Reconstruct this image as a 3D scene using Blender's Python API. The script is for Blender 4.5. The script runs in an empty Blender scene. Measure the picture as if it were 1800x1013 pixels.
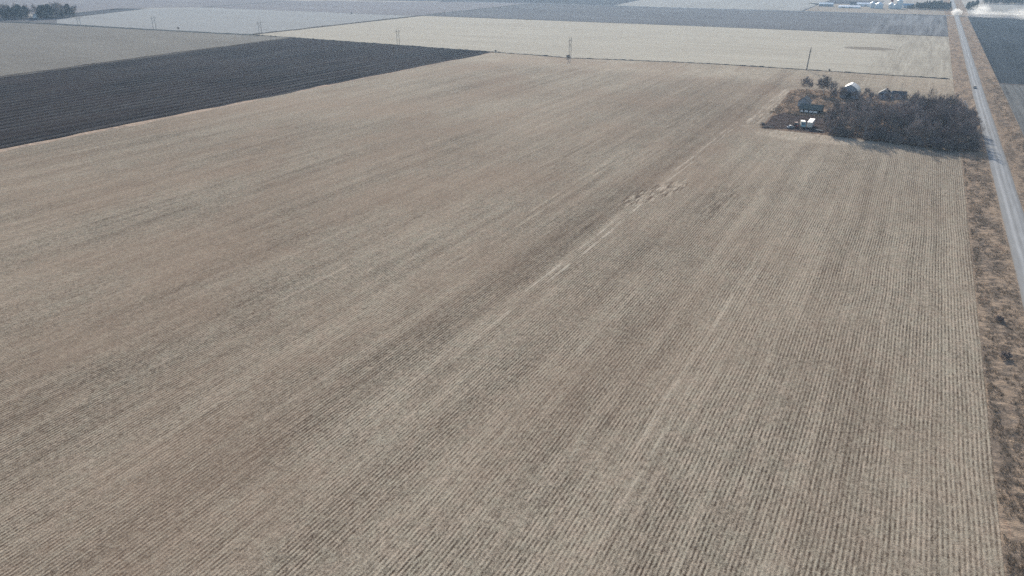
import bpy, math, random
from mathutils import Vector, Matrix, noise as mnoise

# ------------------------------------------------------------------ camera, world, sun, exposure
scene = bpy.context.scene
col = scene.collection
R = math.radians
PITCH, YAW, FOC, CAMH = 23.989, 27.888, 1300.0, 85.0

cam_d = bpy.data.cameras.new('camera')
cam = bpy.data.objects.new('camera', cam_d)
col.objects.link(cam)
cam_d.sensor_width = 36.0
cam_d.lens = 36.0 * FOC / 1800.0
cam_d.clip_end = 30000
cam_d.clip_start = 0.5
cam.location = (0, 0, CAMH)
cam.rotation_euler = (R(90 - PITCH), 0, R(YAW))
scene.camera = cam

SUN_EL, SUN_AZ = 24.0, 22.0            # azimuth counted from +Y towards -X
world = bpy.data.worlds.new('World')
scene.world = world
world.use_nodes = True
wn = world.node_tree.nodes
sky = wn.new('ShaderNodeTexSky')
sky.sky_type = 'NISHITA'
sky.sun_disc = False
sky.sun_elevation = R(SUN_EL)
sky.sun_rotation = R(-SUN_AZ)
sky.air_density = 1.0
sky.dust_density = 1.5
bg = wn['Background']
bg.inputs[1].default_value = 0.11
world.node_tree.links.new(sky.outputs[0], bg.inputs[0])

sun_d = bpy.data.lights.new('sun', 'SUN')
sun = bpy.data.objects.new('sun', sun_d)
col.objects.link(sun)
sun_d.energy = 3.2
sun_d.angle = R(0.5)
sun_d.color = (1.0, 0.94, 0.85)
sdir = Vector((-math.sin(R(SUN_AZ)) * math.cos(R(SUN_EL)), math.cos(R(SUN_AZ)) * math.cos(R(SUN_EL)), math.sin(R(SUN_EL))))
sun.rotation_euler = sdir.to_track_quat('Z', 'Y').to_euler()
sun.location = (0, 0, 200)

vs = scene.view_settings
vs.view_transform = 'Standard'
vs.look = 'None'
vs.exposure = 0.98
vs.gamma = 1
scene.cycles.use_denoising = False
scene.cycles.use_adaptive_sampling = False
scene.cycles.denoiser = 'OPENIMAGEDENOISE'
scene.cycles.denoising_prefilter = 'ACCURATE'
scene.cycles.denoising_input_passes = 'RGB_ALBEDO_NORMAL'
scene.cycles.max_bounces = 4
scene.cycles.volume_bounces = 0
scene.cycles.caustics_reflective = False
scene.cycles.caustics_refractive = False

rnd = random.Random(7)

# ------------------------------------------------------------------ node helpers
class S:
    """A socket with arithmetic."""
    def __init__(s, b, o): s.b, s.o = b, o
    def __add__(s, v): return s.b.m('ADD', s, v)
    def __radd__(s, v): return s.b.m('ADD', s, v)
    def __sub__(s, v): return s.b.m('SUBTRACT', s, v)
    def __rsub__(s, v): return s.b.m('SUBTRACT', v, s)
    def __mul__(s, v): return s.b.m('MULTIPLY', s, v)
    def __rmul__(s, v): return s.b.m('MULTIPLY', s, v)
    def __truediv__(s, v): return s.b.m('DIVIDE', s, v)

class B:
    """Builder for one material."""
    def __init__(s, name):
        s.mat = bpy.data.materials.new(name)
        s.mat.use_nodes = True
        s.nt = s.mat.node_tree
        s.bsdf = s.nt.nodes['Principled BSDF']
        s.out = s.nt.nodes['Material Output']
        s.bsdf.inputs['Roughness'].default_value = 0.9
        s.bsdf.inputs['Specular IOR Level'].default_value = 0.0
    def new(s, t): return s.nt.nodes.new(t)
    def put(s, inp, v):
        if isinstance(v, S): s.nt.links.new(v.o, inp)
        elif isinstance(v, (tuple, list)) and len(v) == 3 and inp.type == 'RGBA': inp.default_value = (*v, 1)
        else: inp.default_value = v
    def m(s, op, a, b=0.0, c=None, clamp=False):
        n = s.new('ShaderNodeMath'); n.operation = op; n.use_clamp = clamp
        s.put(n.inputs[0], a); s.put(n.inputs[1], b)
        if c is not None: s.put(n.inputs[2], c)
        return S(s, n.outputs[0])
    def pos(s):
        n = s.new('ShaderNodeNewGeometry'); return S(s, n.outputs['Position'])
    def obj(s):
        n = s.new('ShaderNodeTexCoord'); return S(s, n.outputs['Object'])
    def rnd(s):
        n = s.new('ShaderNodeObjectInfo'); return S(s, n.outputs['Random'])
    def sep(s, v):
        n = s.new('ShaderNodeSeparateXYZ'); s.put(n.inputs[0], v)
        return [S(s, o) for o in n.outputs]
    def vec(s, x, y, z=0.0):
        n = s.new('ShaderNodeCombineXYZ')
        for i, v in enumerate((x, y, z)): s.put(n.inputs[i], v)
        return S(s, n.outputs[0])
    def noise(s, v, scale=1.0, detail=2.0, rough=0.5, dist=0.0):
        n = s.new('ShaderNodeTexNoise'); s.put(n.inputs['Vector'], v)
        n.inputs['Scale'].default_value = scale; n.inputs['Detail'].default_value = detail
        n.inputs['Roughness'].default_value = rough; n.inputs['Distortion'].default_value = dist
        return S(s, n.outputs[0])
    def white(s, v):
        n = s.new('ShaderNodeTexWhiteNoise'); s.put(n.inputs['Vector'], v); return S(s, n.outputs[0])
    def rng(s, v, a, b, c=0.0, d=1.0, smooth=True):
        n = s.new('ShaderNodeMapRange'); n.clamp = True
        if smooth: n.interpolation_type = 'SMOOTHSTEP'
        s.put(n.inputs[0], v)
        for i, q in enumerate((a, b, c, d)): s.put(n.inputs[i + 1], q)
        return S(s, n.outputs[0])
    def mix(s, f, a, b):
        n = s.new('ShaderNodeMix'); n.data_type = 'RGBA'; n.clamp_factor = True
        s.put(n.inputs[0], f); s.put(n.inputs[6], a); s.put(n.inputs[7], b)
        return S(s, n.outputs[2])
    def scale(s, c, f):
        n = s.new('ShaderNodeVectorMath'); n.operation = 'SCALE'
        s.put(n.inputs[0], c); s.put(n.inputs[3], f); return S(s, n.outputs[0])
    def band(s, x, c, w, soft=0.35):
        """1 inside |x-c| < w, soft edge."""
        return s.rng(s.m('ABSOLUTE', x - c), w - soft, w + soft, 1.0, 0.0)
    def bump(s, h, strength=0.5, dist=0.1):
        n = s.new('ShaderNodeBump'); n.inputs['Strength'].default_value = strength; n.inputs['Distance'].default_value = dist
        s.put(n.inputs['Height'], h); s.nt.links.new(n.outputs[0], s.bsdf.inputs['Normal'])
    def done(s, colr, rough=None, spec=None, metal=None):
        s.put(s.bsdf.inputs['Base Color'], colr)
        if rough is not None: s.put(s.bsdf.inputs['Roughness'], rough)
        if spec is not None: s.bsdf.inputs['Specular IOR Level'].default_value = spec
        if metal is not None: s.bsdf.inputs['Metallic'].default_value = metal
        return s.mat

def plain(name, c, rough=0.7, metal=0.0, var=0.25, sc=0.8, spec=0.3):
    b = B(name)
    n = b.noise(b.obj(), sc, 4, 0.6)
    return b.done(b.scale(b.mix(0.0, c, c), b.rng(n, 0.25, 0.75, 1 - var, 1 + var)), rough, spec, metal)

# ------------------------------------------------------------------ field materials
def field_mat(name, dark, pale, row=0.762, along='y', rowamp=0.55, grain=1.0, streak=0.5, macro=0.35, tint=None,
              tintamt=0.5, bumpd=0.10, stripw=6.1, extra=None, base=0.5, seed=0.0):
    b = B(name)
    P = b.pos()
    x, y, z = b.sep(P)
    if along == 'x': x, y = y, x
    x = x + seed * 13.0
    wob = (b.noise(b.vec(x * 0.02, y * 0.02), 1.0, 1) - 0.5) * 1.6
    u = (x + wob) * (2 * math.pi / row)
    rowm = b.m('COSINE', u) * 0.5
    gap = b.noise(b.vec(x * 1.1, y * 0.42, 3.0), 1.0, 3, 0.65)          # broken, smothered stretches of the rows
    cover = b.noise(b.vec(x * 0.12, y * 0.06, 13.0), 1.0, 3, 0.6)
    rowm = rowm * b.rng(gap, 0.34, 0.60, 0.05, 1.5) * b.rng(cover, 0.36, 0.56, 0.45, 1.1)
    rid = b.m('FLOOR', (x + wob) / row)
    each = b.noise(b.vec(rid * 3.7, y * 0.02, 27.0), 1.0, 2, 0.6) - 0.5       # every row a little different
    rowm = rowm + each * 0.5
    fleck = b.noise(b.vec(x * 1.25, y, 7.0), 4.2, 3, 0.7) - 0.5          # straw bits
    grit = b.noise(b.vec(x, y * 0.7, 1.0), 1.1, 3, 0.65) - 0.5
    coarse = b.noise(b.vec(x, y * 0.45, 9.0), 0.28, 4, 0.6) - 0.5
    strip = b.noise(b.vec(x / stripw, y * 0.003, 5.0), 1.0, 2, 0.6) - 0.5   # combine and planter passes
    thin = b.noise(b.vec(x * 0.75, y * 0.010, 2.0), 1.0, 2, 0.7) - 0.5
    mac = b.noise(b.vec(x * 0.013, y * 0.007, 11.0), 1.0, 4, 0.6) - 0.5
    m = rowm * rowamp + fleck * (2.2 * grain) + grit * (1.1 * grain) + coarse * (0.45 * grain) + strip * streak + thin * (streak * 0.8) + mac * macro + base
    straw = b.noise(b.vec(x * 1.3, y, 45.0), 7.0, 2, 0.6)
    m = m + b.rng(straw, 0.60, 0.74) * (0.55 * grain) - b.rng(straw, 0.40, 0.26) * (0.40 * grain)
    white = None
    if extra:
        m = extra(b, x, y, m, fleck, grit, coarse)
        if isinstance(m, tuple): m, white = m
    hue = b.noise(b.vec(x * 0.35, y * 0.22, 33.0), 1.0, 4, 0.7)
    pale2 = (pale[0] * 0.92, pale[1] * 0.98, pale[2] * 0.98)
    c = b.mix(b.rng(m, 0.0, 1.0, smooth=False), dark, b.mix(b.rng(hue, 0.35, 0.65), pale, pale2))
    if tint:
        tn = b.noise(b.vec(x * 0.02, y * 0.010, 21.0), 1.0, 4, 0.6)
        c = b.mix(b.rng(tn, 0.35, 0.68) * tintamt * (b.rng(x, 10, -110, 0.45, 1.0) if seed == 0 and extra else 1.0), c, tint)
    if white: c = b.mix(white * b.rng(fleck + grit, -0.25, 0.20), c, (0.56, 0.50, 0.42))
    if bumpd: b.bump(m, 0.55, bumpd)
    return b.done(c)

def main_extra(b, x, y, m, fleck, grit, coarse):
    """Wheel tracks, rutted wet spot and residue lines of the big corn field."""
    drift = (b.noise(b.vec(y * 0.012, 4.0), 1.0, 2) - 0.5) * 5.0
    worn = b.rng(b.noise(b.vec(x * 0.3, y * 0.035, 17.0), 1.0, 4, 0.7), 0.43, 0.60)
    xd = x + drift
    near = b.rng(y, 60, 190, 0.12, 1.0) * b.rng(y, 395, 440, 1.0, 0.0)
    a = (b.band(xd, -85.2, 0.4, .2) * 1.3 + b.band(xd, -82.6, 0.4, .2) * 1.3 + b.band(xd, -83.9, 2.2, 1.2) * 0.12) * worn * near
    a2 = (b.band(xd, -80.0, 1.0, .6) + b.band(xd, -77.2, 0.9, .6) + b.band(xd, -74.0, 0.6, .5) * 0.6) * worn * b.rng(y, 415, 440) * b.rng(y, 560, 580, 1.0, 0.0)
    t = (b.band(x + drift * 0.5, -33.2, 0.55) + b.band(x + drift * 0.5, -30.4, 0.55)) * worn * b.rng(y, 70, 120) * b.rng(y, 190, 260, 1.0, 0.0)
    l = (b.band(xd, -113.0, 0.45) + b.band(xd, -116.0, 0.45) + b.band(xd, -140.5, 0.4) * .8 + b.band(xd, -96.5, 0.4) * 0.8 + b.band(xd, -58.0, 0.4) * .6 + b.band(xd, -12.0, 0.4) * .5) * worn * b.rng(y, 250, 420, 0.8, 0.35)
    m = m + a * 0.30 + a2 * 0.40 + t * 0.28 + l * 0.32
    m = m - b.band(xd, -93.5, 6.5, 1.2) * b.rng(y, 60, 160, 0.4, 1.0) * 0.13 - b.rng(x, -40, -130) * 0.02
    # churned ruts
    ex = b.m('ABSOLUTE', x + 83.0 - (y - 275) * 0.22) / 7.5
    ey = b.m('ABSOLUTE', y - 278) / 28.0
    mk = b.rng(ex * ex + ey * ey, 0.35, 1.0, 1.0, 0.0)
    ch = b.noise(b.vec(x * 0.85, y * 0.11, 31.0), 1.0, 4, 0.75) - 0.5
    m = m + mk * (ch * 5.5 + 0.05)
    ex = b.m('ABSOLUTE', x + 57.0) / 7.0
    ey = b.m('ABSOLUTE', y - 280) / 32.0
    m = m + b.rng(ex * ex + ey * ey, 0.2, 1.0, 1.0, 0.0) * (ch * 1.6 - 0.08)
    # pale trampled residue round the farmyard front, headland at the far fence
    ex = b.m('ABSOLUTE', x + 42.0) / 34.0
    ey = b.m('ABSOLUTE', y - 412) / 15.0
    m = m + b.rng(ex * ex + ey * ey, 0.25, 1.0, 1.0, 0.0) * (ch * 1.8 + 0.28)
    front = b.rng(ex * ex + ey * ey, 0.25, 1.0, 1.0, 0.0) * b.rng(ch, 0.0, 0.22)
    hd = b.noise(b.vec(x * 0.09, y * 0.3, 41.0), 1.0, 3, 0.6) - 0.5
    m = m + b.rng(y, 575, 625) * (hd * 0.9 + 0.20)
    ex = (x + 290.0) / 190.0
    ey = (y - 520.0) / 260.0
    m = m + b.rng(ex * ex + ey * ey + coarse, 0.0, 1.0, 0.13, 0.0)
    # darker wet blotches
    wet = b.noise(b.vec(x * 0.05, y * 0.035, 51.0), 1.0, 4, 0.7)
    m = m - b.rng(wet, 0.62, 0.74) * 0.12
    return m, a * b.rng(y, 110, 200, 0.05, 0.24) + a2 * 0.36 + t * 0.10 + front * 0.7 + mk * b.rng(ch, 0.06, 0.2) * 0.6

M = {}
M['main'] = field_mat('corn_stubble', (0.058, 0.043, 0.032), (0.415, 0.345, 0.265), rowamp=0.52, streak=0.50, macro=0.60,
                      tint=(0.250, 0.180, 0.130), tintamt=0.45, extra=main_extra, base=0.52)
M['plowed'] = field_mat('plowed_soil', (0.011, 0.011, 0.012), (0.082, 0.074, 0.071), row=9.6, rowamp=0.65, streak=1.6, macro=1.1, stripw=2.6, base=0.36, tint=(0.050, 0.040, 0.037), tintamt=0.5, grain=0.8)
M['grey'] = field_mat('grey_stubble', (0.10, 0.088, 0.076), (0.275, 0.25, 0.215), along='x', streak=0.3, macro=0.5, base=0.5)
def cream_extra(b, x, y, m, fleck, grit, coarse):     # here x runs north, y east (rows lie east-west)
    ey = (y + 48.0) / 27.0
    ex = (x - 883.0) / 17.0
    d = ex * ex + ey * ey
    m = m - b.rng(d + coarse * 1.5, 0.45, 1.0, 1.0, 0.0) * b.rng(b.m('ABSOLUTE', ex + 0.1 + coarse), 0.05, 0.35, 0.3, 1.0) * 2.0
    h = b.noise(b.vec(y * 0.25, x * 0.010, 61.0), 1.0, 3, 0.7) - 0.5
    m = m + b.rng(y, -45, -20) * (h * 1.3 - 0.18)
    return m
M['cream'] = field_mat('cream_residue', (0.20, 0.172, 0.135), (0.50, 0.445, 0.36), along='x', streak=0.45, macro=0.3, rowamp=0.3, grain=0.7, base=0.55, stripw=9, extra=cream_extra)
M['pale'] = field_mat('pale_residue', (0.19, 0.184, 0.175), (0.34, 0.33, 0.312), along='x', streak=0.5, macro=0.3, rowamp=0.2, grain=0.6, base=0.5, stripw=14, seed=1)
def mid_extra(b, x, y, m, fleck, grit, coarse):
    h = b.noise(b.vec(y * 0.14, x * 0.004, 61.0), 1.0, 3, 0.6) - 0.5
    return m + b.rng(y, -75, -55) * (h * 3.2 + 0.15)
M['mid'] = field_mat('disked_soil', (0.085, 0.083, 0.085), (0.20, 0.195, 0.195), along='x', streak=0.7, macro=0.7, rowamp=0.1, grain=0.6, base=0.45, stripw=16, seed=2, extra=mid_extra)
M['lilac'] = field_mat('lilac_stubble', (0.13, 0.12, 0.12), (0.27, 0.25, 0.245), along='x', streak=0.6, macro=0.6, rowamp=0.1, grain=0.5, base=0.5, stripw=20, seed=3)
M['farlight'] = field_mat('far_stubble', (0.18, 0.17, 0.155), (0.36, 0.34, 0.31), streak=0.5, macro=0.4, rowamp=0.1, grain=0.5, base=0.5, stripw=18, seed=4)
M['fardark'] = field_mat('far_soil', (0.05, 0.053, 0.058), (0.13, 0.13, 0.135), along='x', streak=0.6, macro=0.8, rowamp=0.1, grain=0.5, base=0.45, stripw=24, seed=5)
M['rightdark'] = field_mat('right_soil', (0.026, 0.032, 0.037), (0.085, 0.095, 0.105), streak=0.6, macro=0.7, rowamp=0.1, grain=0.8, base=0.42, stripw=7, seed=6)
M['rightgrey'] = field_mat('right_stubble', (0.06, 0.06, 0.06), (0.22, 0.215, 0.205), streak=1.2, macro=0.5, rowamp=0.3, grain=0.9, base=0.45, stripw=3.5, seed=7)

def ground_mat():
    b = B('open_country')
    P = b.pos()
    x, y, z = b.sep(P)
    cell = b.new('ShaderNodeTexVoronoi'); cell.distance = 'CHEBYCHEV'
    b.put(cell.inputs['Vector'], b.vec(x, y, 0.0)); cell.inputs['Scale'].default_value = 1 / 420.0
    cell.inputs['Randomness'].default_value = 0.45
    r, g, bl = b.sep(S(b, cell.outputs['Color']))
    n = b.noise(b.vec(x, y * 0.3, 0.0), 0.02, 4, 0.6)
    c = b.mix(b.rng(r, 0.25, 0.75), (0.075, 0.075, 0.08), (0.30, 0.275, 0.24))
    return b.done(b.scale(c, b.rng(n, 0.2, 0.8, 0.75, 1.2)))
M['ground'] = ground_mat()

def verge_mat(name, straw, weed, seed):
    b = B(name)
    P = b.pos()
    x, y, z = b.sep(P)
    big = b.noise(b.vec(x * 0.16, y * 0.045, seed), 1.0, 4, 0.65)
    mid = b.noise(b.vec(x * 0.5, y * 0.7, seed + 3), 1.0, 4, 0.7)
    fine = b.noise(b.vec(x * 2.2, y * 4.0, seed + 5), 1.0, 3, 0.7)
    c = b.mix(b.rng(big + (mid - 0.5) * 0.7, 0.40, 0.60), weed, straw)
    c = b.mix(b.rng(b.noise(b.vec(x * 0.3, y * 0.12, seed + 9), 1.0, 3, 0.6), 0.60, 0.72) * 0.4, c, (0.27, 0.175, 0.12))
    c = b.scale(c, b.rng(fine + (mid - 0.5) * 0.8, 0.3, 0.72, 0.68, 1.28))
    b.bump(fine + mid * 2.0, 0.6, 0.25)
    return b.done(c)
M['verge'] = verge_mat('dry_verge', (0.270, 0.205, 0.150), (0.175, 0.140, 0.110), 0.0)
M['yard'] = verge_mat('yard_grass', (0.235, 0.168, 0.118), (0.115, 0.088, 0.070), 40.0)
M['lot'] = verge_mat('farm_lot_grass', (0.30, 0.26, 0.21), (0.22, 0.19, 0.155), 70.0)
M['yarddirt'] = plain('trodden_dirt', (0.06, 0.048, 0.044), 0.95, var=0.6, sc=0.25, spec=0.0)

def road_mat():
    b = B('gravel')
    P = b.pos()
    x, y, z = b.sep(P)
    w = x + (b.noise(b.vec(y * 0.01, 0.0), 1.0, 2) - 0.5) * 1.2
    wear = b.noise(b.vec(x * 0.8, y * 0.02, 4.0), 1.0, 3, 0.6)
    tr = b.band(w, 39.6, 0.55, 0.5) + b.band(w, 41.7, 0.55, 0.5) + b.band(w, 43.2, 0.35, 0.4) * 0.6
    fine = b.noise(b.vec(x, y, 0.0), 5.0, 3, 0.7)
    pat = b.noise(b.vec(x * 0.4, y * 0.08, 2.0), 1.0, 4, 0.6)
    f = 0.1 + tr * b.rng(wear, 0.3, 0.6, 0.2, 0.6) + (pat - 0.5) * 0.8 + (fine - 0.5) * 0.5 + 0.15
    c = b.mix(b.rng(f, 0.0, 1.0, smooth=False), (0.19, 0.187, 0.18), (0.34, 0.34, 0.335))
    edge = b.rng(b.m('ABSOLUTE', x - 40.9) + (pat - 0.5) * 2.2, 2.9, 4.0)
    c = b.mix(edge * 0.75, c, (0.19, 0.17, 0.145))
    b.bump(fine + f, 0.4, 0.05)
    return b.done(c)
M['gravel'] = road_mat()

def brush_mat(name, c1, c2):
    b = B(name)
    P = b.pos()
    n = b.noise(P, 0.6, 4, 0.7)
    return b.done(b.mix(b.rng(n, 0.3, 0.7), c1, c2))
M['brush'] = brush_mat('dark_brush', (0.045, 0.04, 0.035), (0.11, 0.095, 0.08))
M['greybrush'] = brush_mat('grey_brush', (0.06, 0.065, 0.062), (0.12, 0.12, 0.11))
M['palebrush'] = brush_mat('pale_grass', (0.26, 0.19, 0.14), (0.42, 0.33, 0.25))
M['drygrass'] = brush_mat('dry_blades', (0.20, 0.15, 0.105), (0.36, 0.285, 0.205))

def bark_mat(name, c, var=0.35):
    b = B(name)
    n = b.noise(b.obj(), 0.9, 3, 0.6)
    o = b.rng(b.rnd(), 0, 1, 0.75, 1.3)
    return b.done(b.scale(b.mix(0.0, c, c), b.rng(n, 0.25, 0.75, 1 - var, 1 + var) * o), 0.95, 0.0)
M['bark'] = bark_mat('bark', (0.25, 0.215, 0.19))
M['twig'] = bark_mat('twigs', (0.235, 0.198, 0.182))
M['palebark'] = bark_mat('pale_bark', (0.42, 0.39, 0.36), 0.15)
M['needle'] = bark_mat('evergreen_needles', (0.030, 0.044, 0.034), 0.4)

def siding(name, c, step=0.25, rough=0.7, metal=0.0):
    b = B(name)
    P = b.obj()
    x, y, z = b.sep(P)
    n = b.noise(b.vec(x, y, z * 0.3), 1.2, 4, 0.65)
    st = b.m('COSINE', (x + y) * (2 * math.pi / step)) * 0.10
    return b.done(b.scale(b.mix(0.0, c, c), b.rng(n, 0.2, 0.8, 0.65, 1.2) + st), rough, 0.3, metal)
M['barnwall'] = siding('weathered_boards', (0.27, 0.285, 0.31), 0.6)
M['greywall'] = siding('grey_boards', (0.27, 0.28, 0.30), 0.5)
M['whitewall'] = siding('white_boards', (0.66, 0.67, 0.68), 0.4)
M['barnroof'] = siding('galvanised_roof', (0.14, 0.16, 0.19), 0.8, 0.42, 0.35)
M['darkroof'] = siding('dark_shingles', (0.06, 0.065, 0.072), 0.5, 0.8)
M['tealroof'] = siding('teal_metal_roof', (0.03, 0.055, 0.063), 0.6, 0.95)
M['tealroof'].node_tree.nodes['Principled BSDF'].inputs['Specular IOR Level'].default_value = 0.05
M['bluemetal'] = siding('blue_steel', (0.24, 0.36, 0.44), 1.0, 0.45)
M['binmetal'] = siding('bin_steel', (0.50, 0.55, 0.58), 1.1, 0.5, 0.25)
M['whiteroof'] = siding('white_steel_roof', (0.74, 0.75, 0.76), 1.0, 0.4)
M['redsteel'] = plain('red_oxide', (0.16, 0.045, 0.04), 0.6)
M['opening'] = plain('dark_opening', (0.02, 0.022, 0.026), 0.9)
M['glass'] = plain('window_glass', (0.03, 0.04, 0.05), 0.12, var=0.05, spec=0.6)
M['wood'] = plain('pole_wood', (0.095, 0.085, 0.078), 0.9)
M['steel'] = plain('grey_steel', (0.25, 0.26, 0.27), 0.7, 0.2)
M['deck'] = plain('worn_deck', (0.14, 0.15, 0.15), 0.95, spec=0.0)
M['tyre'] = plain('rubber', (0.018, 0.018, 0.02), 0.9)
M['white'] = plain('white_paint', (0.78, 0.77, 0.74), 0.4, var=0.06)
M['beige'] = plain('beige_paint', (0.52, 0.49, 0.42), 0.5, var=0.12)
M['teal'] = plain('pale_blue_paint', (0.16, 0.30, 0.34), 0.4, var=0.1)
M['tractorred'] = plain('red_paint', (0.17, 0.022, 0.018), 0.45, var=0.25)
M['carpaint'] = plain('dark_car_paint', (0.045, 0.055, 0.06), 0.25, var=0.1, spec=0.5)
M['greycar'] = plain('faded_car_paint', (0.34, 0.36, 0.38), 0.4, var=0.15)
M['lamp'] = plain('lamp_glass', (0.7, 0.72, 0.74), 0.15, var=0.05)
M['ceramic'] = plain('ceramic', (0.30, 0.22, 0.18), 0.4)

# ------------------------------------------------------------------ mesh helpers
class MB:
    def __init__(s): s.v, s.f = [], []
    def box(s, c, d, rz=0.0, m=None):
        cx, cy, cz = c; hx, hy, hz = d[0] / 2, d[1] / 2, d[2] / 2
        k = len(s.v); ca, sa = math.cos(rz), math.sin(rz)
        for z in (-hz, hz):
            for x, y in ((-hx, -hy), (hx, -hy), (hx, hy), (-hx, hy)):
                s.v.append((cx + x * ca - y * sa, cy + x * sa + y * ca, cz + z))
        for f in ((3, 2, 1, 0), (4, 5, 6, 7), (0, 1, 5, 4), (1, 2, 6, 5), (2, 3, 7, 6), (3, 0, 4, 7)):
            s.f.append(tuple(k + i for i in f))
        return s
    def tube(s, p, q, r0, r1, n=8, caps=True):
        p, q = Vector(p), Vector(q); d = (q - p).normalized()
        a = d.orthogonal().normalized(); b = d.cross(a)
        k = len(s.v)
        for c, r in ((p, r0), (q, r1)):
            for i in range(n):
                t = 2 * math.pi * i / n
                s.v.append(tuple(c + (a * math.cos(t) + b * math.sin(t)) * r))
        for i in range(n):
            j = (i + 1) % n
            s.f.append((k + i, k + j, k + n + j, k + n + i))
        if caps:
            s.f.append(tuple(k + n + i for i in range(n))); s.f.append(tuple(k + n - 1 - i for i in range(n)))
        return s
    def prism(s, prof, y0, y1, axis='y', caps=True):
        """Extrude a closed (a, z) outline along y (or x)."""
        k, n = len(s.v), len(prof)
        for t in (y0, y1):
            for a, z in prof:
                s.v.append((a, t, z) if axis == 'y' else (t, a, z))
        fl = (axis == 'x')
        for i in range(n):
            j = (i + 1) % n
            f = (k + i, k + j, k + n + j, k + n + i)
            s.f.append(f[::-1] if fl else f)
        if caps:
            a = tuple(k + n - 1 - i for i in range(n)); b = tuple(k + n + i for i in range(n))
            s.f += [a[::-1], b[::-1]] if fl else [a, b]
        return s
    def lathe(s, prof, c=(0, 0, 0), n=20):
        k = len(s.v)
        for r, z in prof:
            for i in range(n):
                t = 2 * math.pi * i / n
                s.v.append((c[0] + r * math.cos(t), c[1] + r * math.sin(t), c[2] + z))
        for a in range(len(prof) - 1):
            for i in range(n):
                j = (i + 1) % n
                s.f.append((k + a * n + i, k + a * n + j, k + (a + 1) * n + j, k + (a + 1) * n + i))
        return s
    def build(s, name, mat, parent=None, smooth=False, loc=None):
        me = bpy.data.meshes.new(name)
        me.from_pydata(s.v, [], s.f)
        me.materials.append(mat)
        if smooth:
            me.polygons.foreach_set('use_smooth', [True] * len(me.polygons))
        me.update()
        o = bpy.data.objects.new(name, me)
        col.objects.link(o)
        if parent: o.parent = parent
        if loc: o.location = loc
        return o

def tag(o, label=None, cat=None, group=None, kind=None):
    if label: o['label'] = label
    if cat: o['category'] = cat
    if group: o['group'] = group
    if kind: o['kind'] = kind
    return o

def empty(name, loc, rz=0.0, label=None, cat=None, group=None):
    o = bpy.data.objects.new(name, None)
    o.empty_display_size = 0.5
    col.objects.link(o)
    o.location = loc; o.rotation_euler = (0, 0, rz)
    return tag(o, label, cat, group)

KIDS = {}
def copy_tree(o, parent=None):
    c = o.copy()
    col.objects.link(c)
    if parent: c.parent = parent
    for ch in list(o.children): copy_tree(ch, c)
    return c

def sheet(name, pts, mat, z=0.0, kind='structure'):
    me = bpy.data.meshes.new(name)
    me.from_pydata([(x, y, z) for x, y in pts], [], [tuple(range(len(pts)))])
    me.update()
    if me.polygons[0].normal.z < 0: me.flip_normals()
    me.materials.append(mat)
    o = bpy.data.objects.new(name, me); col.objects.link(o)
    o['kind'] = kind
    return o

# ------------------------------------------------------------------ the land
EXT = 8000
n = 96
me = MB(); me.v = [(EXT * math.cos(2 * math.pi * i / n), EXT * math.sin(2 * math.pi * i / n), -0.06) for i in range(n)]; me.f = [tuple(range(n))]
tag(me.build('ground', M['ground']), kind='structure')

fence = [(26.3, 678), (-81, 682), (-162, 684), (-230, 674), (-289, 664), (-375, 672), (-500, 681), (-656, 690), (-727, 693)]
sheet('stubble_field', [(26.3, -120), (26.3, 678)] + fence[1:6] + [(-382, 330), (-388, -120)], M['main'])
sheet('plowed_field', [(-388, -120), (-382, 330), (-375, 672)] + fence[6:8] + [(-648, 520), (-633, 339), (-628, -120)], M['plowed'])
sheet('grey_field', [(-628, -120), (-633, 339), (-648, 520), (-656, 690), (-727, 690), (-900, 680), (-1120, 672), (-1600, 650), (-1600, -120)], M['grey'])
sheet('cream_field', list(reversed(fence)) + [(27, 1066), (-300, 1075), (-727, 1069)][0:0] + [(27, 1066), (-300, 1075), (-729, 1069)], M['cream'])
sheet('pale_field', [(-733, 695), (-740, 1064), (-1232, 1056), (-1290, 990), (-1210, 800), (-1176, 735), (-1110, 692), (-900, 692)], M['pale'])
sheet('disked_field', [(27, 1072), (27, 1463), (-200, 1482), (-420, 1472), (-729, 1440), (-733, 1075), (-300, 1079)], M['mid'])
sheet('lilac_field', [(-740, 1068), (-740, 1500), (-1260, 1330), (-1240, 1060)], M['lilac'])
sheet('far_field', [(-203, 1486), (-203, 2300), (-640, 2300), (-560, 1490), (-420, 1476)], M['farlight'])
sheet('far_plowed_field', [(-564, 1490), (-648, 2300), (-1500, 2200), (-1150, 1420), (-744, 1500)], M['fardark'])
sheet('dark_field', [(56.5, 672), (56.5, 1442), (420, 1442), (420, 672)], M['rightdark'])
sheet('grey_stubble_field', [(56.5, -120), (56.5, 667), (420, 667), (420, -120)], M['rightgrey'])
sheet('far_light_field', [(60, 1545), (60, 1880), (420, 1880), (420, 1545)], M['farlight'])
sheet('far_dark_field', [(78, 1503), (78, 1541), (134, 1541), (134, 1503)], M['fardark'])
sheet('west_field', [(-1236, 1064), (-1260, 1330), (-2200, 1500), (-2200, 700), (-1330, 800), (-1320, 1000)], M['lilac'])
sheet('drainage_strip', [(-1214, 800), (-1180, 735), (-1196, 725), (-1290, 800), (-1345, 960), (-1294, 990)], M['fardark'])
sheet('farmstead_lot', [(33, 1487), (33, 1760), (-230, 1760), (-200, 1700), (-198, 1488)], M['lot'])

def inside(x, y, poly):
    r = False; j = len(poly) - 1
    for i in range(len(poly)):
        xi, yi = poly[i]; xj, yj = poly[j]
        if (yi > y) != (yj > y) and x < (xj - xi) * (y - yi) / (yj - yi) + xi: r = not r
        j = i
    return r

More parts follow.
